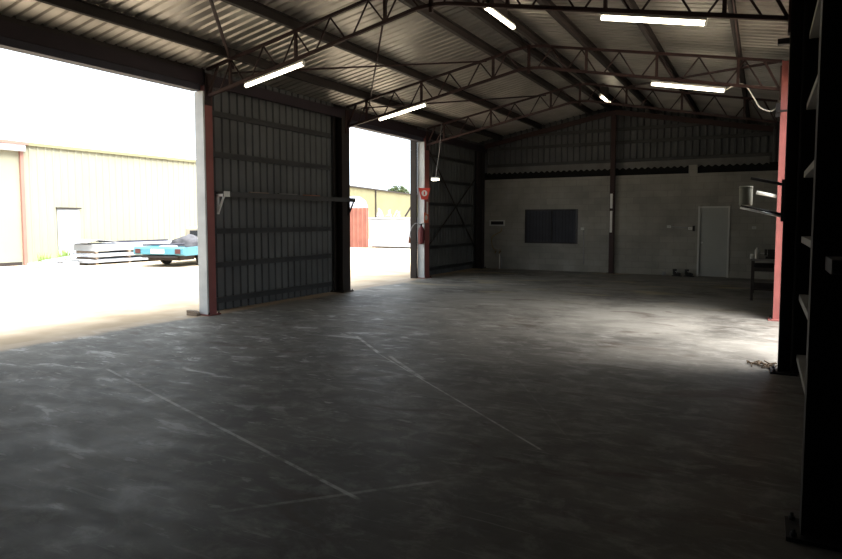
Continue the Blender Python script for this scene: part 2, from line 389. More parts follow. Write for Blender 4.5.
i_column('steel_column', 'dark double-width steel column at far end of ribbed panel, beside the second doorway', -8.86, XL, 11.90, 12.20, 4.1, 'brown')
c3 = i_column('steel_column', 'red steel column carrying the fire extinguisher and signs', -8.80, XL, 15.93, 16.20, 4.1, 'red')
i_column('steel_column', 'dark steel column in the back left corner by the block wall', -8.86, XL, 20.10, 20.33, 4.1, 'brown')
i_column('steel_column', 'nearest black steel column, cut off by the right edge of the picture', 0.228, 0.52, 3.80, 3.95, 4.1, 'black')
cR = i_column('steel_column', 'tall black steel column in front of the red post, with rack arms', XR, 0.33, 7.88, 8.03, 4.1, 'black')
cRR = i_column('steel_column', 'bright red steel post on the right, lit by the side doorway', XR, 0.52, 12.02, 12.17, 4.32, 'red')
mp = thing('wind_post', 'slim dark red post standing in the middle of block back wall', 'post', (-4.22, 20.31, 0))
MB().box(-0.07, 0.07, -0.07, 0.07, 0, 4.97).build('shaft', 'maroon', mp)
MB().box(-0.13, 0.13, -0.11, 0.08, 0, 0.015).build('base_plate', 'maroon', mp)
for z0, z1 in ((1.3, 1.98), (2.06, 2.52)):
    q = MB().box(-0.055, 0.02, -0.075, -0.0705, z0, z1).build('white_strip', 'white', mp); q['label'] = 'white strip'  # plain white strips on the front face of the post

# jambs and tracks of the left doorways
tag(MB().box(-8.81, -8.602, 7.83, 7.866, 0.0, 3.93).build('door_jamb', 'pale'), 'pale grey door jamb lit by daylight at the big left doorway', 'door jamb')
tag(MB().box(-8.81, -8.602, 15.89, 15.926, 0.0, 3.93).build('door_jamb', 'pale'), 'pale grey door jamb beside the fire extinguisher column', 'door jamb')
tag(MB().box(-9.0, -8.815, 15.78, 15.862, 0.0, 4.3).build('door_track', 'brown'), 'dark brown upright door guide at far side of second doorway', 'door guide')
tag(MB().box(0.332, 0.60, 8.006, 8.03, 0.0, 4.1).build('door_jamb', 'black'), 'black door jamb closing the gap behind the tall black column', 'door jamb')
bk = thing('floor_stop', 'small rusty steel stop on slab edge at foot of pale jamb', 'stop', (-8.86, 7.74, 0))
MB().prism([(-0.13, 0), (0.13, 0), (0.13, 0.05), (0.05, 0.09), (-0.13, 0.09)], 'y', -0.04, 0.04).build('block', 'timber', bk)

# headers over doorways
for y0, y1, lab in ((2.0, 7.80, 'slate coloured header beam over the big left doorway'), (12.22, 15.88, 'slate coloured header beam over second left doorway')):
    tag(MB().box(-8.80, -8.62, y0, y1, 3.93, 4.038).build('door_header', 'slate'), lab, 'beam')
tag(MB().box(0.40, 0.52, 8.05, 12.0, 3.93, 4.10).build('door_header', 'slate'), 'header beam over side doorway behind the black column', 'beam')
mb = MB(); mb.prism([(-8.86, 4.10), (-8.60, 4.10), (-8.60, 4.12), (-8.84, 4.12), (-8.84, 4.255), (-8.60, 4.255), (-8.60, 4.275), (-8.86, 4.275)], 'y', -4.5, 20.7)
def c_section_y(x_web, x_lip, z0, z1, y0, y1, th=0.006):
    """C section running along Y, web at x_web, flanges towards x_lip with small lips"""
    s_ = 1 if x_lip > x_web else -1; lip = 0.018
    p = [(x_web, z0), (x_lip, z0), (x_lip, z0+lip), (x_lip-s_*th, z0+lip), (x_lip-s_*th, z0+th), (x_web+s_*th, z0+th),
         (x_web+s_*th, z1-th), (x_lip-s_*th, z1-th), (x_lip-s_*th, z1-lip), (x_lip, z1-lip), (x_lip, z1), (x_web, z1)]
    a = MB(); a.prism(p, 'y', y0, y1); return a
mb.bm.free()
tag(c_section_y(-8.60, -8.68, 4.04, 4.24, -4.5, 20.6).build('eave_purlin', 'plum'), 'dark plum eave purlin along top of the left wall', 'purlin')
tag(c_section_y(0.36, 0.44, 4.11, 4.29, -4.5, 20.6).build('eave_purlin', 'plum'), 'dark plum eave purlin along top of the right wall', 'purlin')

# ------------------------------------------------------------------ roof purlins
PX = [(-8.05, 'left slope, closest to the left wall'), (-6.62, 'left slope, middle one of three'), (-4.95, 'left slope, closest to the ridge'),
      (-3.05, 'right slope, closest to the ridge'), (-1.78, 'right slope, middle one of three'), (-0.46, 'right slope, closest to right wall')]
def roof_purlin(x, lab, w=0.075):
    z1 = zr(x)-0.006; sg = -1 if x < XM else 1
    a = c_section_y(x-w/2, x+w/2, z1-0.165, z1, -4.5, 20.6)
    o = a.build('roof_purlin', 'brown'); return tag(o, lab, 'purlin')
for x, lab in PX: roof_purlin(x, 'dark steel roof purlin on the '+lab)
roof_purlin(-4.36, 'dark ridge purlin just left of the roof peak')
roof_purlin(-4.02, 'dark ridge purlin just right of the roof peak, beside the ridge lights')

# ------------------------------------------------------------------ trusses
def truss(y, label):
    t = thing('roof_truss', label, 'truss', (XM, y, 0))
    L_, R_ = XL-XM, XR-XM
    def chord(zf, w, h, blend):
        a = MB(); zz = lambda x: zf(x+XM)
        pts = [(L_, zz(L_))]
        for i in range(-4, 5):
            x = i*blend/4; pts.append((x, zz(blend)+ (zz(0)-zz(blend))*(1-(x/blend)**2)*0.62))
        pts.append((R_, zz(R_)))
        pts = [(L_, zz(L_))]+pts[1:-1]+[(R_, zz(R_))]
        for p, q in zip(pts, pts[1:]): a.bar((p[0], 0, p[1]), (q[0], 0, q[1]), w, h)
        return a
    chord(ztop, 0.05, 0.045, 0.45).build('top_chord', 'maroon', t)
    chord(zbot, 0.05, 0.05, 0.45).build('bottom_chord', 'maroon', t)
    tn = [-8.02, -7.3, -6.62, -5.94, -5.24, -4.66]
    for side in (-1, 1):
        for i, x in enumerate(tn):
            X = (x-XM) if side < 0 else (XM-x)
            X0 = X+XM
            for dx in (-0.27, 0.27):
                b0 = X+dx
                if abs(b0) > 4.3: continue
                MB().tube([(X, 0, ztop(X0)-0.02), (b0, 0, zbot(b0+XM)+0.02)], 0.0145, 6).build('web_rod', 'maroon', t)
    for x, _ in PX:
        X = x-XM; MB().bar((X, 0, zbot(x)), (X, 0, zr(x)-0.17), 0.045, 0.045).build('purlin_post', 'maroon', t)
    MB().bar((0, 0, 4.60), (0, 0, 5.16), 0.05, 0.05).build('ridge_post', 'maroon', t)
    for s_ in (-1, 1):
        xx = L_+0.012 if s_ < 0 else R_-0.012
        MB().box(xx-0.011, xx+0.011, -0.07, 0.07, 3.70, 4.24).build('end_plate', 'maroon', t)
        x1 = L_+0.26 if s_ < 0 else R_-0.26
        MB().bar((xx, 0, 3.84), (x1, 0, ztop(x1+XM)-0.02), 0.035, 0.035).build('end_strut', 'maroon', t)
    return t
truss(Y[1]-0.03, 'nearest roof truss, mostly above the top edge of the picture')
truss(Y[2]-0.03, 'second roof truss, landing on red column beside the big doorway')
truss(Y[3]-0.02, 'third roof truss, landing on the bright red post at right')
truss(Y[4]-0.15, 'farthest roof truss, in front of the gable cladding')
# gable rafter on back wall
gr = thing('gable_rafter', 'dark rafter frame following the roof slope against back gable', 'rafter', (XM, 20.27, 0))
for s_, nm in ((-1, 'left'), (1, 'right')):
    a = MB(); xe = (XL-XM)+0.03 if s_ < 0 else (XR-XM)-0.03
    a.bar((0, 0, ztop(XM)-0.09), (xe, 0, ztop(XM+xe)-0.09), 0.07, 0.15); a.build('rafter', 'maroon', gr)

# roof bracing rods
def rod(p, q, lab, r=0.017, m='maroon', nm='brace_rod'):
    a = MB(); a.tube([p, q], r, 8); return tag(a.build(nm, m), lab, 'brace rod')
zb = lambda x: ztop(x)+0.03
rod((-8.35, 8.3, zb(-8.35)), (-4.85, 4.0, zb(-5.0)), 'steel brace rod rising from red left column toward the nearest truss', 0.027)
rod((-8.45, 8.3, zb(-8.45)-0.06), (-5.1, 12.1, zb(-5.1)-0.06), 'steel brace rod from red left column across to the third truss')
rod((-8.53, 12.9, zb(-8.5)), (-5.0, 8.1, zb(-5.0)), 'steel brace rod from double-width column up to second truss')
rod((-8.4, 12.4, zb(-8.4)-0.06), (-5.1, 16.1, zb(-5.1)-0.06), 'steel brace rod between third and farthest truss on left slope')
rod((0.12, 12.3, zb(0.12)), (-3.05, 16.1, zb(-3.05)), 'reddish brace tube from the bright red post back to farthest truss', 0.024, 'maroon')
rod((-0.42, 8.1, zr(-0.42)-0.19), (-0.44, 12.0, zr(-0.44)-0.19), 'thin conduit hung under the purlin closest to right wall', 0.013, 'maroon', 'conduit')

# ------------------------------------------------------------------ wall girts
GZ = [0.20, 0.86, 1.49, 2.18, 2.90, 3.64]
ORD = ['lowest', 'second lowest', 'third lowest', 'third highest', 'second highest', 'highest']
def girt(xw, xl, z, y0, y1, lab, m='darkgirt', hh=0.05): tag(c_section_y(xw, xl, z-hh, z+hh, y0, y1).build('wall_girt', m), lab, 'girt')
for z, o in zip(GZ, ORD):
    girt(-8.935, -8.865, z, 8.20, 11.885, o+' horizontal rail on ribbed panel between the two left doorways')
    girt(-8.935, -8.865, z, 16.22, 20.09, o+' horizontal rail on the cross-braced left panel near back wall')
    girt(0.365, 0.45, z, 3.96, 7.875, o+' rail showing between the two black columns at right', 'litgirt', 0.032)
for z, o in ((3.57, 'lowest'), (4.14, 'middle'), (4.55, 'highest')):
    hw = min(4.4, (zr(XM)-z-0.2)/SL-0.1)
    a = MB()
    x0, x1 = max(-8.55, XM-hw), min(0.15, XM+hw)
    a.box(x0, x1, 20.49, 20.496, z-0.05, z+0.05).box(x0, x1, 20.49, 20.555, z+0.044, z+0.05).box(x0, x1, 20.49, 20.555, z-0.05, z-0.044)
    tag(a.build('gable_girt', 'darkgirt'), o+' horizontal rail on the gable cladding above the block wall', 'girt')
tag(MB().box(-2.02, -1.78, 20.42, 20.525, 3.09, 3.34).build('packing_block', 'block'), 'single pale block sitting on top of the block wall above the grey door', 'block')
tag(c_section_y(0.285, 0.385, 1.445, 1.515, 3.45, 3.79).build('wall_girt', 'darkgirt'), 'short pale rail on the near side of the nearest black column, far right', 'girt')
# X bracing on far left panel
rod((-8.82, 16.3, 0.75), (-8.82, 20.0, 3.1), 'flat cross brace rising toward the back corner on far left panel', 0.022, 'brown')
rod((-8.76, 16.5, 3.75), (-8.76, 19.9, 0.72), 'flat cross brace falling toward the back corner on far left panel', 0.022, 'brown')

# ------------------------------------------------------------------ lights
def batten(name, p, q, lab):
    """fluorescent batten hung between p and q"""
    p, q = Vector(p), Vector(q); c = (p+q)/2; d = (q-p); L = d.length; d.normalize()
    t = thing(name, lab, 'light', c, 0, 'fluorescent battens under the roof')
    x = d; y = Vector((0, 0, 1)).cross(d).normalized(); z = x.cross(y)
    m3 = Matrix((x, y, z)).transposed(); t.rotation_euler = m3.to_euler()
    h = MB(); h.prism([(-0.022, 0.05), (-0.03, 0.016), (0.03, 0.016), (0.022, 0.05)], 'x', -L/2, L/2); h.build('housing', 'white', t)
    pr = [(0.036*math.cos(a), -0.012-0.026*math.sin(a)) for a in [2*math.pi*i/16 for i in range(16)]]
    g = MB(); g.prism(pr, 'x', -L/2+0.02, L/2-0.02); g.build('diffuser', 'tube', t)
    for s_ in (-1, 1):
        e = MB(); e.prism([(0.038*math.cos(a), -0.012-0.028*math.sin(a)) for a in [2*math.pi*i/16 for i in range(16)]], 'x', *sorted((s_*(L/2-0.018), s_*L/2))); e.build('end_cap', 'white', t)
    return t
batten('fluorescent_light', (-7.72, 7.95, 3.95), (-6.47, 7.95, 4.175), 'lit fluorescent batten on second truss, nearest the big doorway')
batten('fluorescent_light', (-1.84, 7.95, 4.19), (-0.64, 7.95, 3.945), 'longest-looking lit batten at upper right, under second truss')
batten('fluorescent_light', (-7.71, 12.1, 3.965), (-6.5, 12.1, 4.20), 'lit fluorescent batten over the second left doorway')
batten('fluorescent_light', (-1.87, 12.1, 4.17), (-0.65, 12.1, 3.925), 'lit batten with a drooping cable, under third truss at right')
batten('fluorescent_light', (-3.87, 9.1, 4.98), (-3.85, 10.32, 4.98), 'lit batten running along the ridge, top middle of picture')
batten('fluorescent_light', (-3.80, 16.55, 4.90), (-3.80, 17.75, 4.90), 'smallest lit batten, far along the ridge near gable')
for (x, y, z0, z1) in ((-3.86, 9.7, 5.032, 5.26), (-3.80, 17.15, 4.952, 5.26)):
    tag(MB().box(x-0.06, x+0.02, y-0.3, y+0.3, z0, z1).build('light_bracket', 'brown'), 'bracket holding the '+('near' if y < 12 else 'far')+' ridge light', 'bracket')

def smooth(pts, n=8):
    P = [Vector(p) for p in pts]; P = [P[0]]+P+[P[-1]]; out = []
    for i in range(1, len(P)-2):
        a, b, c, d = P[i-1:i+3]
        for k in range(n):
            t = k/n; out.append(0.5*((2*b)+(c-a)*t+(2*a-5*b+4*c-d)*t*t+(3*b-a-3*c+d)*t**3))
    out.append(P[-2]); return out
tag(MB().tube(smooth([(-0.65, 12.1, 3.93), (-0.52, 12.1, 3.99), (-0.36, 12.1, 3.99), (-0.22, 12.1, 3.78), (-0.12, 12.1, 3.60), (0.03, 12.1, 3.52), (0.12, 12.1, 3.55), (0.2, 12.1, 3.62)]), 0.012, 8).build('power_cable', 'plastic'),
    'pale cable drooping from the right batten to the bright red post', 'cable')
t = thing('post_clamp', 'black clamp around upper part of the bright red post', 'clamp', (0.19, 12.1, 3.5))
MB().box(-0.07, -0.002, -0.10, 0.09, -0.1, 0.13).build('jaw', 'black', t)
MB().box(-0.06, 0.23, -0.13, -0.09, -0.025, 0.005).build('strap', 'black', t)

# hanging work light
wlx, wly = -8.15, 16.0
wt_ = thing('work_light', 'small white lamp hanging on a cord in front of cross-braced panel', 'lamp', (-8.25, 15.9, 2.86))
pr = [(0.055*math.cos(a), -0.05*math.sin(a)) for a in [math.pi*i/8 for i in range(9)]]
MB().prism([(p[0], p[1]) for p in pr], 'x', -0.10, 0.10).build('lens', 'tube', wt_)
MB().prism([(-0.06, 0.002), (0.06, 0.002), (0.035, 0.05), (-0.035, 0.05)], 'x', -0.115, 0.115).build('hood', 'white', wt_)
MB().tube(smooth([(0.02, 0, 0.05), (0.06, 0, 0.35), (0.13, 0, 0.75), (0.16, 0, 1.1), (0.19, 0, 1.55)]), 0.010, 6).build('cord', 'grey', wt_)

# ------------------------------------------------------------------ shelf on left panel
sh = thing('wall_shelf', 'long narrow shelf on brackets across the ribbed left panel', 'shelf', (-8.6, 9.9, 2.16))
MB().box(0.004, 0.17, -1.82, 2.26, 0, 0.03).build('shelf_board', 'brown', sh)
MB().box(0.17, 0.19, -1.82, 2.26, -0.05, 0.045).build('front_edge', 'darkgirt', sh)
def shelf_bracket(y, m, lab):
    a = MB(); a.box(0.004, 0.17, y-0.025, y+0.025, -0.045, 0.0); a.bar((0.16, y, -0.045), (0.02, y, -0.33), 0.03, 0.03); a.box(0.003, 0.02, y-0.025, y+0.025, -0.36, 0.03)
    o = a.build('bracket', m, sh); o['label'] = lab
shelf_bracket(-1.79, 'white', 'white painted bracket'); shelf_bracket(2.22, 'black', 'dark bracket')
o = MB().box(0.1905, 0.196, -1.82, -1.68, -0.052, 0.047).build('edge_cap', 'white', sh); o['label'] = 'white end of front edge'
tag(MB().box(-8.47, -8.42, 8.75, 9.25, 2.1905, 2.222).build('timber_offcut', 'timber'), 'short timber offcut lying on near half of the long shelf', 'timber')
tag(MB().box(-8.48, -8.43, 9.55, 10.1, 2.1905, 2.226).build('steel_offcut', 'galv'), 'grey steel offcut lying on middle of the long shelf', 'offcut')
tag(MB().tube([(-8.445, 10.3, 2.2085), (-8.445, 10.85, 2.2085)], 0.0175, 10).build('rusty_pipe', 'rust'), 'short rusty orange pipe lying on far half of long shelf', 'pipe')

# ------------------------------------------------------------------ fire extinguisher and signs on third column
ex = thing('fire_extinguisher', 'dark red fire extinguisher hung on the column by second doorway', 'fire extinguisher', (-8.63, 15.765, 1.0))
MB().lathe([(0.06, 0.0), (0.085, 0.012), (0.09, 0.03), (0.09, 0.40), (0.078, 0.455), (0.045, 0.495), (0.032, 0.51), (0.032, 0.53)], (0, 0, 0), 24).build('cylinder', 'extred', ex)
MB().lathe([(0.024, 0.53), (0.03, 0.54), (0.03, 0.575), (0.018, 0.585)], (0, 0, 0), 14).build('valve', 'black', ex)
a = MB(); a.bar((0, 0, 0.585), (0.14, -0.05, 0.61), 0.02, 0.012); a.bar((0, 0, 0.562), (0.13, -0.045, 0.575), 0.02, 0.01); a.build('handle', 'black', ex)
MB().tube(smooth([(-0.03, 0, 0.555), (-0.14, -0.06, 0.60), (-0.24, -0.1, 0.50), (-0.30, -0.12, 0.33), (-0.32, -0.12, 0.18)]), 0.013, 8).build('hose', 'grey', ex)
MB().lathe([(0.02, 0.02), (0.034, 0.0), (0.02, 0.16), (0.013, 0.18)], (-0.32, -0.12, 0.03), 12).build('nozzle', 'rust', ex)
MB().box(-0.05, 0.05, 0.094, 0.122, 0.1, 0.42).build('wall_hook', 'black', ex)
def disc(a, c, r, x0, x1, n=28):
    a.prism([(c[0]+r*math.cos(2*math.pi*k/n), c[1]+r*math.sin(2*math.pi*k/n)) for k in range(n)], 'x', x0, x1); return a
sg = thing('location_sign', 'red sign with a white disc, above the fire extinguisher', 'sign', (-8.56, 15.82, 2.44), math.radians(-42))
MB().prism([(-0.18, 0.17), (0.18, 0.17), (0.09, -0.16), (-0.09, -0.16)], 'x', 0, 0.004).build('plate', 'signred', sg)
MB().bar((-0.005, 0, 0), (-0.06, 0.05, 0), 0.02, 0.1).build('mounting_arm', 'signred', sg)
disc(MB(), (0, 0.02), 0.085, 0.0045, 0.007).build('white_disc', 'white', sg)
MB().box(0.0072, 0.009, -0.02, 0.02, -0.03, 0.07).build('extinguisher_symbol', 'signred', sg)
o = tag(MB().box(-8.597, -8.592, 16.02, 16.12, 1.86, 2.22).build('instruction_card', 'white'), 'narrow white card under the red location sign', 'card')
sg = thing('class_sign', 'orange square sign just above the fire extinguisher', 'sign', (-8.598, 16.0, 1.76))
MB().box(0, 0.004, -0.13, 0.13, -0.15, 0.15).build('plate', 'signora', sg)
disc(MB(), (0, 0.0), 0.075, 0.0045, 0.007).build('pale_disc', 'white', sg)

# ------------------------------------------------------------------ fittings on the block wall
v = thing('wall_vent', 'pale framed slot vent high on block wall near left corner', 'vent', (-8.14, 20.4, 1.59))
a = MB()
for x0, x1, z0, z1 in ((-0.28, 0.28, 0.06, 0.1), (-0.28, 0.28, -0.1, -0.06), (-0.28, -0.24, -0.06, 0.06), (0.24, 0.28, -0.06, 0.06)): a.box(x0, x1, -0.05, -0.001, z0, z1)
a.build('frame', 'frame', v); MB().box(-0.238, 0.238, -0.02, -0.001, -0.058, 0.058).build('slot', 'black', v)
tp = thing('standpipe', 'pale water pipe with two brass taps against block wall in left corner', 'tap', (-8.03, 20.4, 0))
MB().tube([(0.0, -0.05, 0.0), (0.0, -0.05, 0.55)], 0.022, 10).build('riser', 'plastic', tp)
MB().tube(smooth([(0.09, -0.1, 0.0), (0.08, -0.07, 0.25), (0.03, -0.06, 0.5)]), 0.014, 8).build('hose', 'grey', tp)
for x in (-0.14, 0.02):
    a = MB(); a.tube(smooth([(x, -0.001, 0.6), (x, -0.09, 0.6), (x, -0.12, 0.53)]), 0.022, 10); tb = a.build('tap_body', 'brass', tp)
    a = MB(); a.box(x-0.05, x+0.05, -0.072, -0.05, 0.655, 0.668).box(x-0.008, x+0.008, -0.069, -0.053, 0.60, 0.655); a.build('tap_handle', 'brass', tb)
tag(MB().tube(smooth([(-8.22, 20.375, 0.64), (-8.32, 20.375, 0.8), (-8.32, 20.375, 1.1), (-8.0, 20.375, 1.3), (-7.98, 20.375, 1.42)]), 0.016, 8).build('water_pipe', 'brass'), 'thin brass coloured pipe running up block wall below slot vent', 'pipe')
def plate(x, z, lab, m='plastic', w=0.11, hgt=0.075, dark=False):
    t = thing('wall_switch', lab, 'switch', (x, 20.4, z))
    MB().box(-w/2, w/2, -0.035, -0.001, -hgt/2, hgt/2).build('plate', m, t, bevel=0.004)
    for dx in (-0.022, 0.022): MB().box(dx-0.009, dx+0.009, -0.041, -0.0352, -0.012, 0.012).build('rocker', 'grey', t)
    return t
plate(-5.17, 1.41, 'small white power outlet on block wall just right of the dark window')
plate(-2.53, 1.49, 'pale switch plate on block wall farther left of the grey door', 'frame')
plate(-1.93, 1.44, 'white switch box on the block wall right beside the grey door')
plate(-0.23, 1.47, 'pale outlet on block wall between the grey door and red post', 'frame')
tag(MB().tube([(-5.13, 20.385, 1.36), (-5.12, 20.385, 0.25)], 0.011, 8).build('conduit', 'grey'), 'thin grey conduit dropping from the outlet beside window', 'conduit')
tag(MB().tube([(-2.46, 20.385, 1.49), (-2.0, 20.385, 1.46)], 0.012, 8).build('conduit', 'grey'), 'short grey conduit joining the two switches left of door', 'conduit')
tag(MB().box(-1.86, -1.80, 20.34, 20.399, 1.36, 1.52).build('junction_box', 'black'), 'small black box between white switch box and door frame', 'box')
# pair of boots by the door
def boot(x, lab):
    t = thing('work_boot', lab, 'boot', (x, 20.22, 0), 1.2, 'boots left of the grey door')
    a = MB(); a.tube([(0, -0.12, 0.055), (0, -0.05, 0.065), (0, 0.02, 0.075), (0, 0.08, 0.075)], [0.045, 0.055, 0.06, 0.05], 14)
    a.tube([(0, 0.045, 0.07), (0, 0.05, 0.14), (0, 0.05, 0.21)], [0.055, 0.056, 0.062], 14); a.build('upper', 'rubber', t)
    MB().box(-0.055, 0.055, -0.16, 0.12, 0, 0.022).build('sole', 'black', t, bevel=0.008)
    for k in range(3): MB().tube([(-0.045, -0.03+k*0.03, 0.115+k*0.028), (0.045, -0.03+k*0.03, 0.115+k*0.028)], 0.006, 6).build('lace', 'plastic', t)
    return t
boot(-2.27, 'left boot of the dark pair on floor left of grey door'); boot(-1.93, 'right boot of the dark pair, closer to the grey door')
tag(MB().lathe([(0.05, 0), (0.055, 0.005), (0.055, 0.10), (0.05, 0.105)], (-2.62, 20.28, 0), 16).build('tin', 'grey'), 'small grey tin on the floor beside the dark boots', 'tin')

# ------------------------------------------------------------------ workbench behind the red post
wb_ = thing('workbench', 'dark steel workbench partly hidden behind the bright red post', 'bench', (0.12, 15.25, 0))
MB().box(-0.33, 0.27, -0.45, 1.2, 0.84, 0.88).build('bench_top', 'galv', wb_)
for x in (-0.29, 0.23):
    for y in (-0.41, 1.16): MB().box(x-0.025, x+0.025, y-0.025, y+0.025, 0, 0.84).build('leg', 'brown', wb_)
MB().box(-0.27, 0.21, -0.43, 1.18, 0.62, 0.70).build('apron_rail', 'brown', wb_)
MB().box(-0.29, 0.23, -0.40, 1.14, 0.22, 0.245).build('lower_shelf', 'brown', wb_)
a = thing('vice', 'dark bench vice on workbench behind the bright red post', 'vice', (0.16, 15.0, 0.88))
MB().box(-0.1, 0.1, -0.07, 0.07, 0, 0.05).build('base', 'black', a); MB().box(-0.06, 0.13, -0.05, 0.06, 0.05, 0.20).build('body', 'black', a)
MB().box(-0.12, -0.07, -0.08, 0.08, 0.07, 0.2).build('jaw', 'black', a); MB().tube([(-0.2, 0, 0.11), (-0.06, 0, 0.11)], 0.014, 8).build('screw', 'chrome', a)
tag(MB().lathe([(0.04, 0), (0.042, 0.005), (0.042, 0.17), (0.03, 0.2), (0.016, 0.21), (0.016, 0.235)], (-0.10, 14.95, 0.88), 18).build('spray_can', 'frame'), 'pale spray can standing on the workbench edge', 'can')
tag(MB().lathe([(0.035, 0), (0.036, 0.09), (0.03, 0.1)], (-0.19, 14.92, 0.88), 16).build('tin', 'frame'), 'short pale tin left of the spray can on workbench', 'tin')

# ------------------------------------------------------------------ rack arms on black column
ra = thing('rack_arms', 'pair of black rack arms sticking out from the tall black column', 'rack', (0.185, 7.95, 2.0))
def arm(p, q, r, m): return MB().tube([p, q], r, 10).build('arm', m, ra)
arm((0.0, 0, 0.085), (-0.325, 0, 0.165), 0.018, 'black'); arm((0.0, 0, -0.245), (-0.42, 0, -0.145), 0.018, 'black')
o = MB().tube([(0.0, -0.045, -0.268), (-0.42, -0.045, -0.165)], 0.012, 10).build('arm', 'chrome', ra); o['label'] = 'bright metal lower arm'
MB().box(-0.02, 0.004, -0.07, 0.07, -0.32, 0.14).build('mounting_plate', 'black', ra)
tag(MB().tube([(-0.12, 12.1, 2.165), (0.188, 12.1, 2.09)], 0.03, 12).build('plastic_tube', 'white'), 'short white tube sticking out from the bright red post, behind rack arms', 'tube')
dr = thing('cardboard_drum', 'pale drum resting at the end of black rack arms', 'drum', (-0.185, 8.03, 1.865))
MB().lathe([(0.065, 0), (0.068, 0.006), (0.068, 0.20), (0.065, 0.206)], (0, 0, 0), 24).build('body', 'can', dr)
MB().lathe([(0.07, 0.19), (0.07, 0.215), (0.02, 0.218)], (0, 0, 0), 24).build('lid', 'can', dr)
# small black bracket below second truss end, top right
tag(MB().box(0.075, 0.188, 7.93, 8.0, 3.60, 3.66).build('column_cleat', 'black'), 'small black cleat near the top of the tall black column', 'cleat')
# debris at foot of black column
random.seed(3)
a = MB()
for k in range(46):
    x, y = 0.08+random.triangular(-0.22, 0.08, 0.06), 8.16+random.triangular(-0.08, 0.22, 0.0)
    L = random.uniform(0.03, 0.09); an = random.uniform(0, 6.28)
    a.bar((x, y, 0.008), (x+L*math.cos(an), y+L*math.sin(an), 0.01+random.uniform(0, 0.03)), 0.012, 0.012)
o = tag(a.build('leaf_litter', 'litter'), 'brown litter swept against foot of the tall black column', 'litter'); o['kind'] = 'stuff'

# ------------------------------------------------------------------ outside: cream shed across the yard
BX = -24.5
bd = thing('cream_shed', 'long cream ribbed shed across the yard, seen through big doorway', 'building', (BX, 20, -0.012))
mb = MB(); ribbed(mb, (0, -6.4, 0), (0, 1, 0), (0, 0, 1), (1, 0, 0), 12.4, 4.5, 0.3, 0.035); mb.box(-14, -0.01, -30, 6.0, 0, 4.45); mb.build('wall', 'cream', bd)
MB().box(-14.3, 0.12, -6.4, 6.1, 4.5, 4.62).build('gutter', 'cream2', bd)
MB().prism([(-14.3, 4.62), (0.1, 4.62), (-7, 5.6)], 'y', -6.4, 6.1).build('roof', 'sheet', bd)
rd = MB(); ribbed(rd, (-0.05, -13, 0), (0, 1, 0), (0, 0, 1), (1, 0, 0), 6.45, 4.2, 0.4, 0.03); rd = rd.build('roller_door', 'cream', bd); rd['label'] = 'tall cream roller door'
MB().box(-0.02, 0.05, -13, -6.6, -0.0, 0.13).build('door_bottom_rail', 'brown', bd)
MB().box(0.0, 0.1, -6.54, -6.42, 0, 4.45).build('door_post', 'pinkred', bd)
MB().box(-0.1, 0.25, -13, -6.42, 4.26, 4.5).build('door_drum_cover', 'sheet', bd)
MB().box(0.0, 0.28, -13, -6.3, 4.5, 4.6).build('fascia', 'pinkred', bd)
MB().box(0.04, 0.07, -5.2, -4.3, 0.03, 2.13).build('side_door', 'sheet', bd)
MB().box(0.04, 0.14, -5.25, -4.25, 2.15, 2.2).build('door_awning', 'brown', bd)
# weeds
def weed(x, y, h, n, lab):
    random.seed(int(abs(x*10+y)*7)); a = MB()
    for k in range(n):
        an = random.uniform(0, 6.28); r = random.uniform(0, 0.3); bx, by = r*math.cos(an), r*0.6*math.sin(an)
        hh = h*random.uniform(0.5, 1); lx, ly = bx+random.uniform(-0.2, 0.2), by+random.uniform(-0.15, 0.15)
        a.tube([(bx, by, 0), ((bx+lx)/2, (by+ly)/2, hh*0.6), (lx, ly, hh)], [0.02, 0.016, 0.002], 4)
    tag(a.build('weed_clump', 'leaf', loc=(x, y, -0.012)), lab, 'weeds')
weed(-24.05, 14.0, 0.5, 40, 'low green weeds at the foot of the cream shed left of door')
weed(-24.0, 14.75, 0.65, 60, 'taller green weeds against the cream shed by white side door')

# stacks of roof sheets on bearers
def sheet_pack(x0, x1, y0, y1, z0, z1, lab, nm='sheet_pack'):
    a = MB(); ribbed(a, (x1, y0, z1-0.035), (-1, 0, 0), (0, 1, 0), (0, 0, 1), x1-x0, y1-y0, 0.2, 0.03)
    a.box(x0, x1, y0, y1, z0, z1-0.035); return tag(a.build(nm, 'sheet'), lab, 'sheet pack')
G = -0.012
def bearer(y, x0, x1, z, lab, h=0.1): tag(MB().box(x0, x1, y-0.06, y+0.06, z, z+h).build('timber_bearer', 'timber'), lab, 'timber', 'bearers under the white sheet packs')
for lev, z in enumerate((G, 0.20, 0.42)):
    for k, y in enumerate((14.9, 16.3, 17.7, 19.0)):
        tag(MB().box(-23.4, -22.2, y-0.05, y+0.05, z, z+0.088).build('timber_bearer', 'timber'),
            ['bottom', 'middle', 'top'][lev]+' timber bearer of the white sheet stack, '+['first', 'second', 'third', 'fourth'][k]+' from left end', 'timber', 'bearers under the white sheet packs')
sheet_pack(-23.5, -22.15, 14.5, 19.6, 0.078, 0.199, 'bottom pack of white roof sheets in the yard')
sheet_pack(-23.5, -22.15, 14.7, 19.6, 0.29, 0.419, 'middle pack of white roof sheets in the yard')
sheet_pack(-23.5, -22.2, 14.8, 19.6, 0.51, 0.78, 'top thick pack of white roof sheets in the yard')
a = MB()
pts = [(-0.65, 0.0), (-0.5, 0.07), (-0.2, 0.10), (0.15, 0.07), (0.45, 0.03), (0.68, -0.02)]
pr = pts+[(p[0], p[1]-0.02) for p in pts[::-1]]
a.prism(pr, 'x', -0.6, 0.65); tag(a.build('bent_sheet', 'grey', loc=(-22.85, 15.2, 0.84)), 'curled grey sheet lying on left end of the white stack', 'sheet')
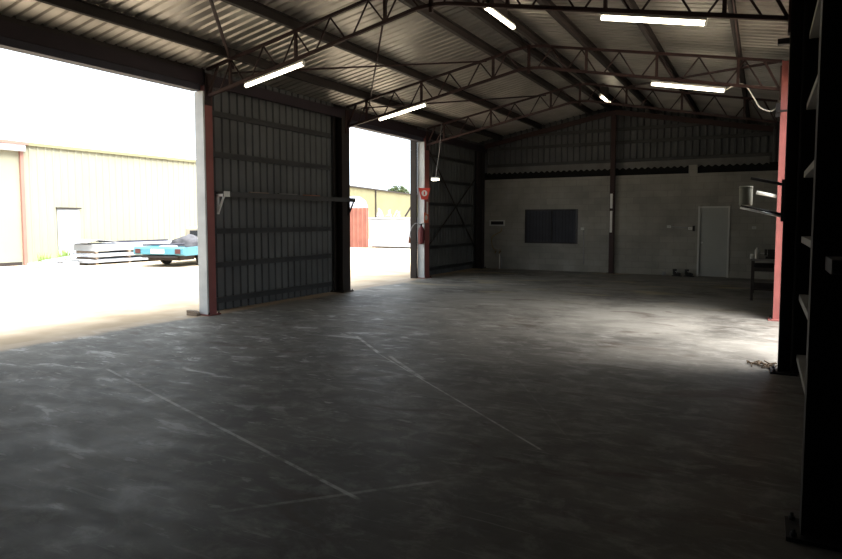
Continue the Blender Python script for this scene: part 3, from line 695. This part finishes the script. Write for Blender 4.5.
tag(MB().box(-22.9, -22.75, 16.0, 18.6, 0.785, 0.86).build('steel_channel', 'slate'), 'long dark channel lying on top of the white stack', 'channel')
sheet_pack(-23.4, -22.3, 13.0, 14.25, 0.0, 0.16, 'low loose white sheets on the ground left of the stack', 'loose_sheets')
a = MB(); a.bar((-22.9, 13.3, 0.20), (-22.6, 14.4, 0.36), 0.5, 0.03); tag(a.build('loose_sheet', 'sheet'), 'tilted white sheet leaning between low sheets and stack', 'sheet')
tag(MB().box(-22.5, -22.32, 13.5, 13.75, 0.165, 0.32).build('cardboard_box', 'grey'), 'small grey box on the low white sheets', 'box')

# ------------------------------------------------------------------ turquoise ute
fw = Vector((0.6*0.62-0.8*0.785, 0.6*0.785+0.8*0.62)); rz = math.atan2(-fw.x, fw.y)
tail = Vector((-19.10, 15.24)); ax = tail+fw*1.45
ut = thing('ute', 'old turquoise and cream ute seen from behind through big doorway', 'car', (ax.x, ax.y, G), rz)
a = MB(); a.box(-0.98, 0.98, -1.40, 1.35, 0.46, 0.52)
for s_ in (-1, 1):
    a.prism([(-1.40, 0.42), (-0.44, 0.42), (-0.38, 0.60), (-0.2, 0.70), (0.2, 0.70), (0.38, 0.60), (0.44, 0.38), (1.35, 0.38), (1.35, 0.78), (-1.40, 0.72)], 'x', *sorted((s_*0.95, s_*1.01)))
a.build('tray', 'turq', ut)
a = MB(); a.prism([(-1.56, 0.47), (-1.40, 0.42), (-1.40, 0.74), (-1.46, 0.75), (-1.54, 0.68)], 'x', -1.03, 1.03); tg = a.build('tail_panel', 'turq', ut, bevel=0.01)
MB().box(-0.28, 0.26, -1.578, -1.561, 0.50, 0.66).build('number_plate', 'white', tg)
for s_ in (-1, 1):
    MB().box(s_*0.82-0.11, s_*0.82+0.11, -1.582, -1.561, 0.50, 0.67).build('tail_light', 'lens', ut, bevel=0.01)
MB().box(-0.72, 0.72, -1.54, -1.41, 0.34, 0.42).build('bumper_bar', 'black', ut, bevel=0.01)
a = MB(); a.prism([(1.36, 0.42), (2.9, 0.42), (2.9, 0.92), (2.55, 0.94), (2.15, 1.38), (1.6, 1.44), (1.42, 1.36), (1.37, 0.9)], 'x', -0.90, 0.90); cb = a.build('cab', 'carcream', ut, bevel=0.04)
a = MB(); a.prism([(1.385, 1.06), (1.365, 1.06), (1.40, 1.28), (1.42, 1.28)], 'x', -0.68, 0.68); a.build('rear_window', 'glass', cb)
a = MB(); a.prism([(1.6, 0.98), (2.35, 0.98), (2.05, 1.31), (1.65, 1.33)], 'x', 0.901, 0.91); a.build('side_window', 'glass', cb)
MB().box(-0.85, -0.3, 1.335, 1.358, 0.62, 0.92).build('primer_patch', 'oran', cb)
a = MB(); a.prism([(2.9, 0.40), (4.3, 0.42), (4.3, 0.78), (2.9, 0.92)], 'x', -0.90, 0.90); a.build('bonnet', 'carcream', ut, bevel=0.04)
MB().box(-0.45, 0.45, -1.35, 3.8, 0.32, 0.46).build('chassis', 'brown', ut)
MB().box(-0.62, 0.72, -1.30, -0.42, 0.24, 0.455).build('fuel_tank', 'brown', ut, bevel=0.03)
MB().tube([(-0.76, 0, 0.31), (0.76, 0, 0.31)], 0.06, 10).build('rear_axle', 'rust', ut)
MB().lathe([(0.05, -0.12), (0.14, -0.05), (0.14, 0.05), (0.05, 0.12)], (0, 0, 0.31), 14, 'y').build('differential', 'rust', ut)
for yy in (0, 3.25):
    for s_ in (-1, 1):
        w_ = MB(); w_.lathe([(0.20, -0.10), (0.29, -0.10), (0.31, -0.06), (0.31, 0.06), (0.29, 0.10), (0.20, 0.10)], (s_*0.78, yy, 0.31), 24, 'x'); w_ = w_.build('wheel', 'rubber', ut)
        MB().lathe([(0.195, -0.085), (0.195, 0.085), (0.05, 0.104)], (s_*0.78, yy, 0.31), 20, 'x').build('hub', 'chrome', w_)
fwd3 = Vector((fw.x, fw.y, 0)); lat3 = Vector((fw.y, -fw.x, 0))
def in_tray(lx, ly, z): p = Vector((ax.x, ax.y, 0))+lat3*lx+fwd3*ly; return (p.x, p.y, z+G)
random.seed(5)
def lump(rx, ry, rz_, ph, m, at, lab):
    a = MB(); bmesh.ops.create_icosphere(a.bm, subdivisions=3, radius=1.0)
    for v_ in a.bm.verts:
        n_ = 0.12*math.sin(v_.co.x*7+ph)+0.1*math.sin(v_.co.y*9+ph)+0.08*math.sin(v_.co.z*8+v_.co.x*5)
        v_.co = Vector((v_.co.x*rx, v_.co.y*ry, max(v_.co.z, -0.6)*rz_))*(1+n_)
    for f in a.bm.faces: f.smooth = True
    tag(a.build('junk_bundle', m, loc=at), lab, 'bundle')
lump(0.62, 0.6, 0.34, 1, 'canvas', in_tray(0.0, 0.3, 0.74), 'crumpled grey tarpaulin bundle piled in ute tray by the cab')
lump(0.35, 0.3, 0.16, 2.6, 'sheet', in_tray(-0.35, -0.5, 0.63), 'small pale bundle lying low in the middle of ute tray')
tag(MB().tube([in_tray(-0.85, -1.25, 0.79), in_tray(0.55, -0.75, 0.82)], 0.03, 8).build('steel_pipe', 'slate'), 'dark pipe lying across back of ute tray', 'pipe')

# ------------------------------------------------------------------ outside: seen through the second doorway
fy = 32.2
a = MB(); ribbed(a, (-24.3, fy, G), (1, 0, 0), (0, 0, 1), (0, -1, 0), 2.95, 2.45, 0.32, 0.05)
tag(a.build('corrugated_fence', 'redfence'), 'faded red corrugated fence seen through second doorway', 'fence')
ct = thing('white_container', 'long white skip bin beyond second doorway, right of red fence', 'container', (-19.62, fy+0.5, G))
a = MB(); a.box(-1.72, 1.75, -0.45, 1.2, 0.08, 1.78); a.build('body', 'sheet', ct, bevel=0.02)
for x in (-1.4, 1.4): MB().box(x-0.1, x+0.1, -0.4, 1.15, 0, 0.08).build('skid', 'rust', ct)
MB().box(-1.76, 1.79, -0.5, 1.25, 1.78, 1.86).build('rim', 'sheet', ct)
tk = thing('water_tank', 'white domed tank standing behind the faded red fence', 'tank', (-24.6, 35.4, G))
MB().lathe([(0.95, 0), (0.95, 2.3), (0.92, 2.6), (0.78, 3.0), (0.45, 3.25), (0.08, 3.32)], (0, 0, 0), 32).build('shell', 'sheet', tk)
a = MB(); a.bar((-19.3, 33.2, 1.90), (-18.9, 33.3, 2.55), 0.09, 0.09); tag(a.build('leaning_pole', 'brown'), 'short dark pole leaning out of the white bin', 'pole')
a = MB()
random.seed(9)
for k in range(9):
    x = -21.2+k*0.2; a.bar((x, 33.0, 1.9), (x+random.uniform(-0.3, 0.3), 33.2, 2.15+random.uniform(0, 0.3)), 0.12, 0.03)
o = tag(a.build('scrap_offcuts', 'grey'), 'pale scrap poking out of top of the white bin', 'scrap'); o['kind'] = 'stuff'
# second cream building, angled
hd = Vector((-math.sin(math.radians(12.2)), math.cos(math.radians(12.2)), 0))
b2 = thing('yellow_shed', 'yellowish cream shed beyond the red fence and white bin', 'building', (0, 0, G))
R_ = Vector((0.878, 0.478, 0)); F_ = Vector((-0.478, 0.878, 0))
d0 = 50.5; P0 = F_*d0+R_*(d0*(340-423)/624.7)
nrm = Vector((hd.y, -hd.x, 0))
b2.location = (P0.x, P0.y, G); b2.rotation_euler = (0, 0, math.radians(12.2))
a = MB(); ribbed(a, (0, -6, 0), (0, 1, 0), (0, 0, 1), (1, 0, 0), 30, 4.5, 0.3, 0.035); a.box(-9, -0.01, -6, 24, 0, 4.45); a.build('wall', 'cream2', b2)
MB().box(-9, 0.15, -6.1, 24.1, 4.45, 4.57).build('gutter', 'brown', b2)
MB().box(0.04, 0.14, 8.0, 8.12, 0, 4.45).build('downpipe', 'brown', b2)
tr = thing('distant_tree', 'tiny dark tree top showing over the yellowish shed roof', 'tree', (-43.5, 73.0, G))
MB().tube([(0, 0, 0), (0, 0, 5.3)], 0.25, 8).build('trunk', 'timber', tr)
a = MB()
random.seed(11)
for k in range(420):
    an = random.uniform(0, 6.28); r = 1.4*math.sqrt(random.random()); z = 5.2+random.uniform(0, 1.5)*(1-r/2.2)
    c = Vector((r*math.cos(an), r*math.sin(an), z)); d = Vector((random.uniform(-1, 1), random.uniform(-1, 1), random.uniform(-0.4, 0.4))).normalized()
    a.bar(c, c+d*0.4, 0.16, 0.03)
a.build('foliage', 'tree', tr)
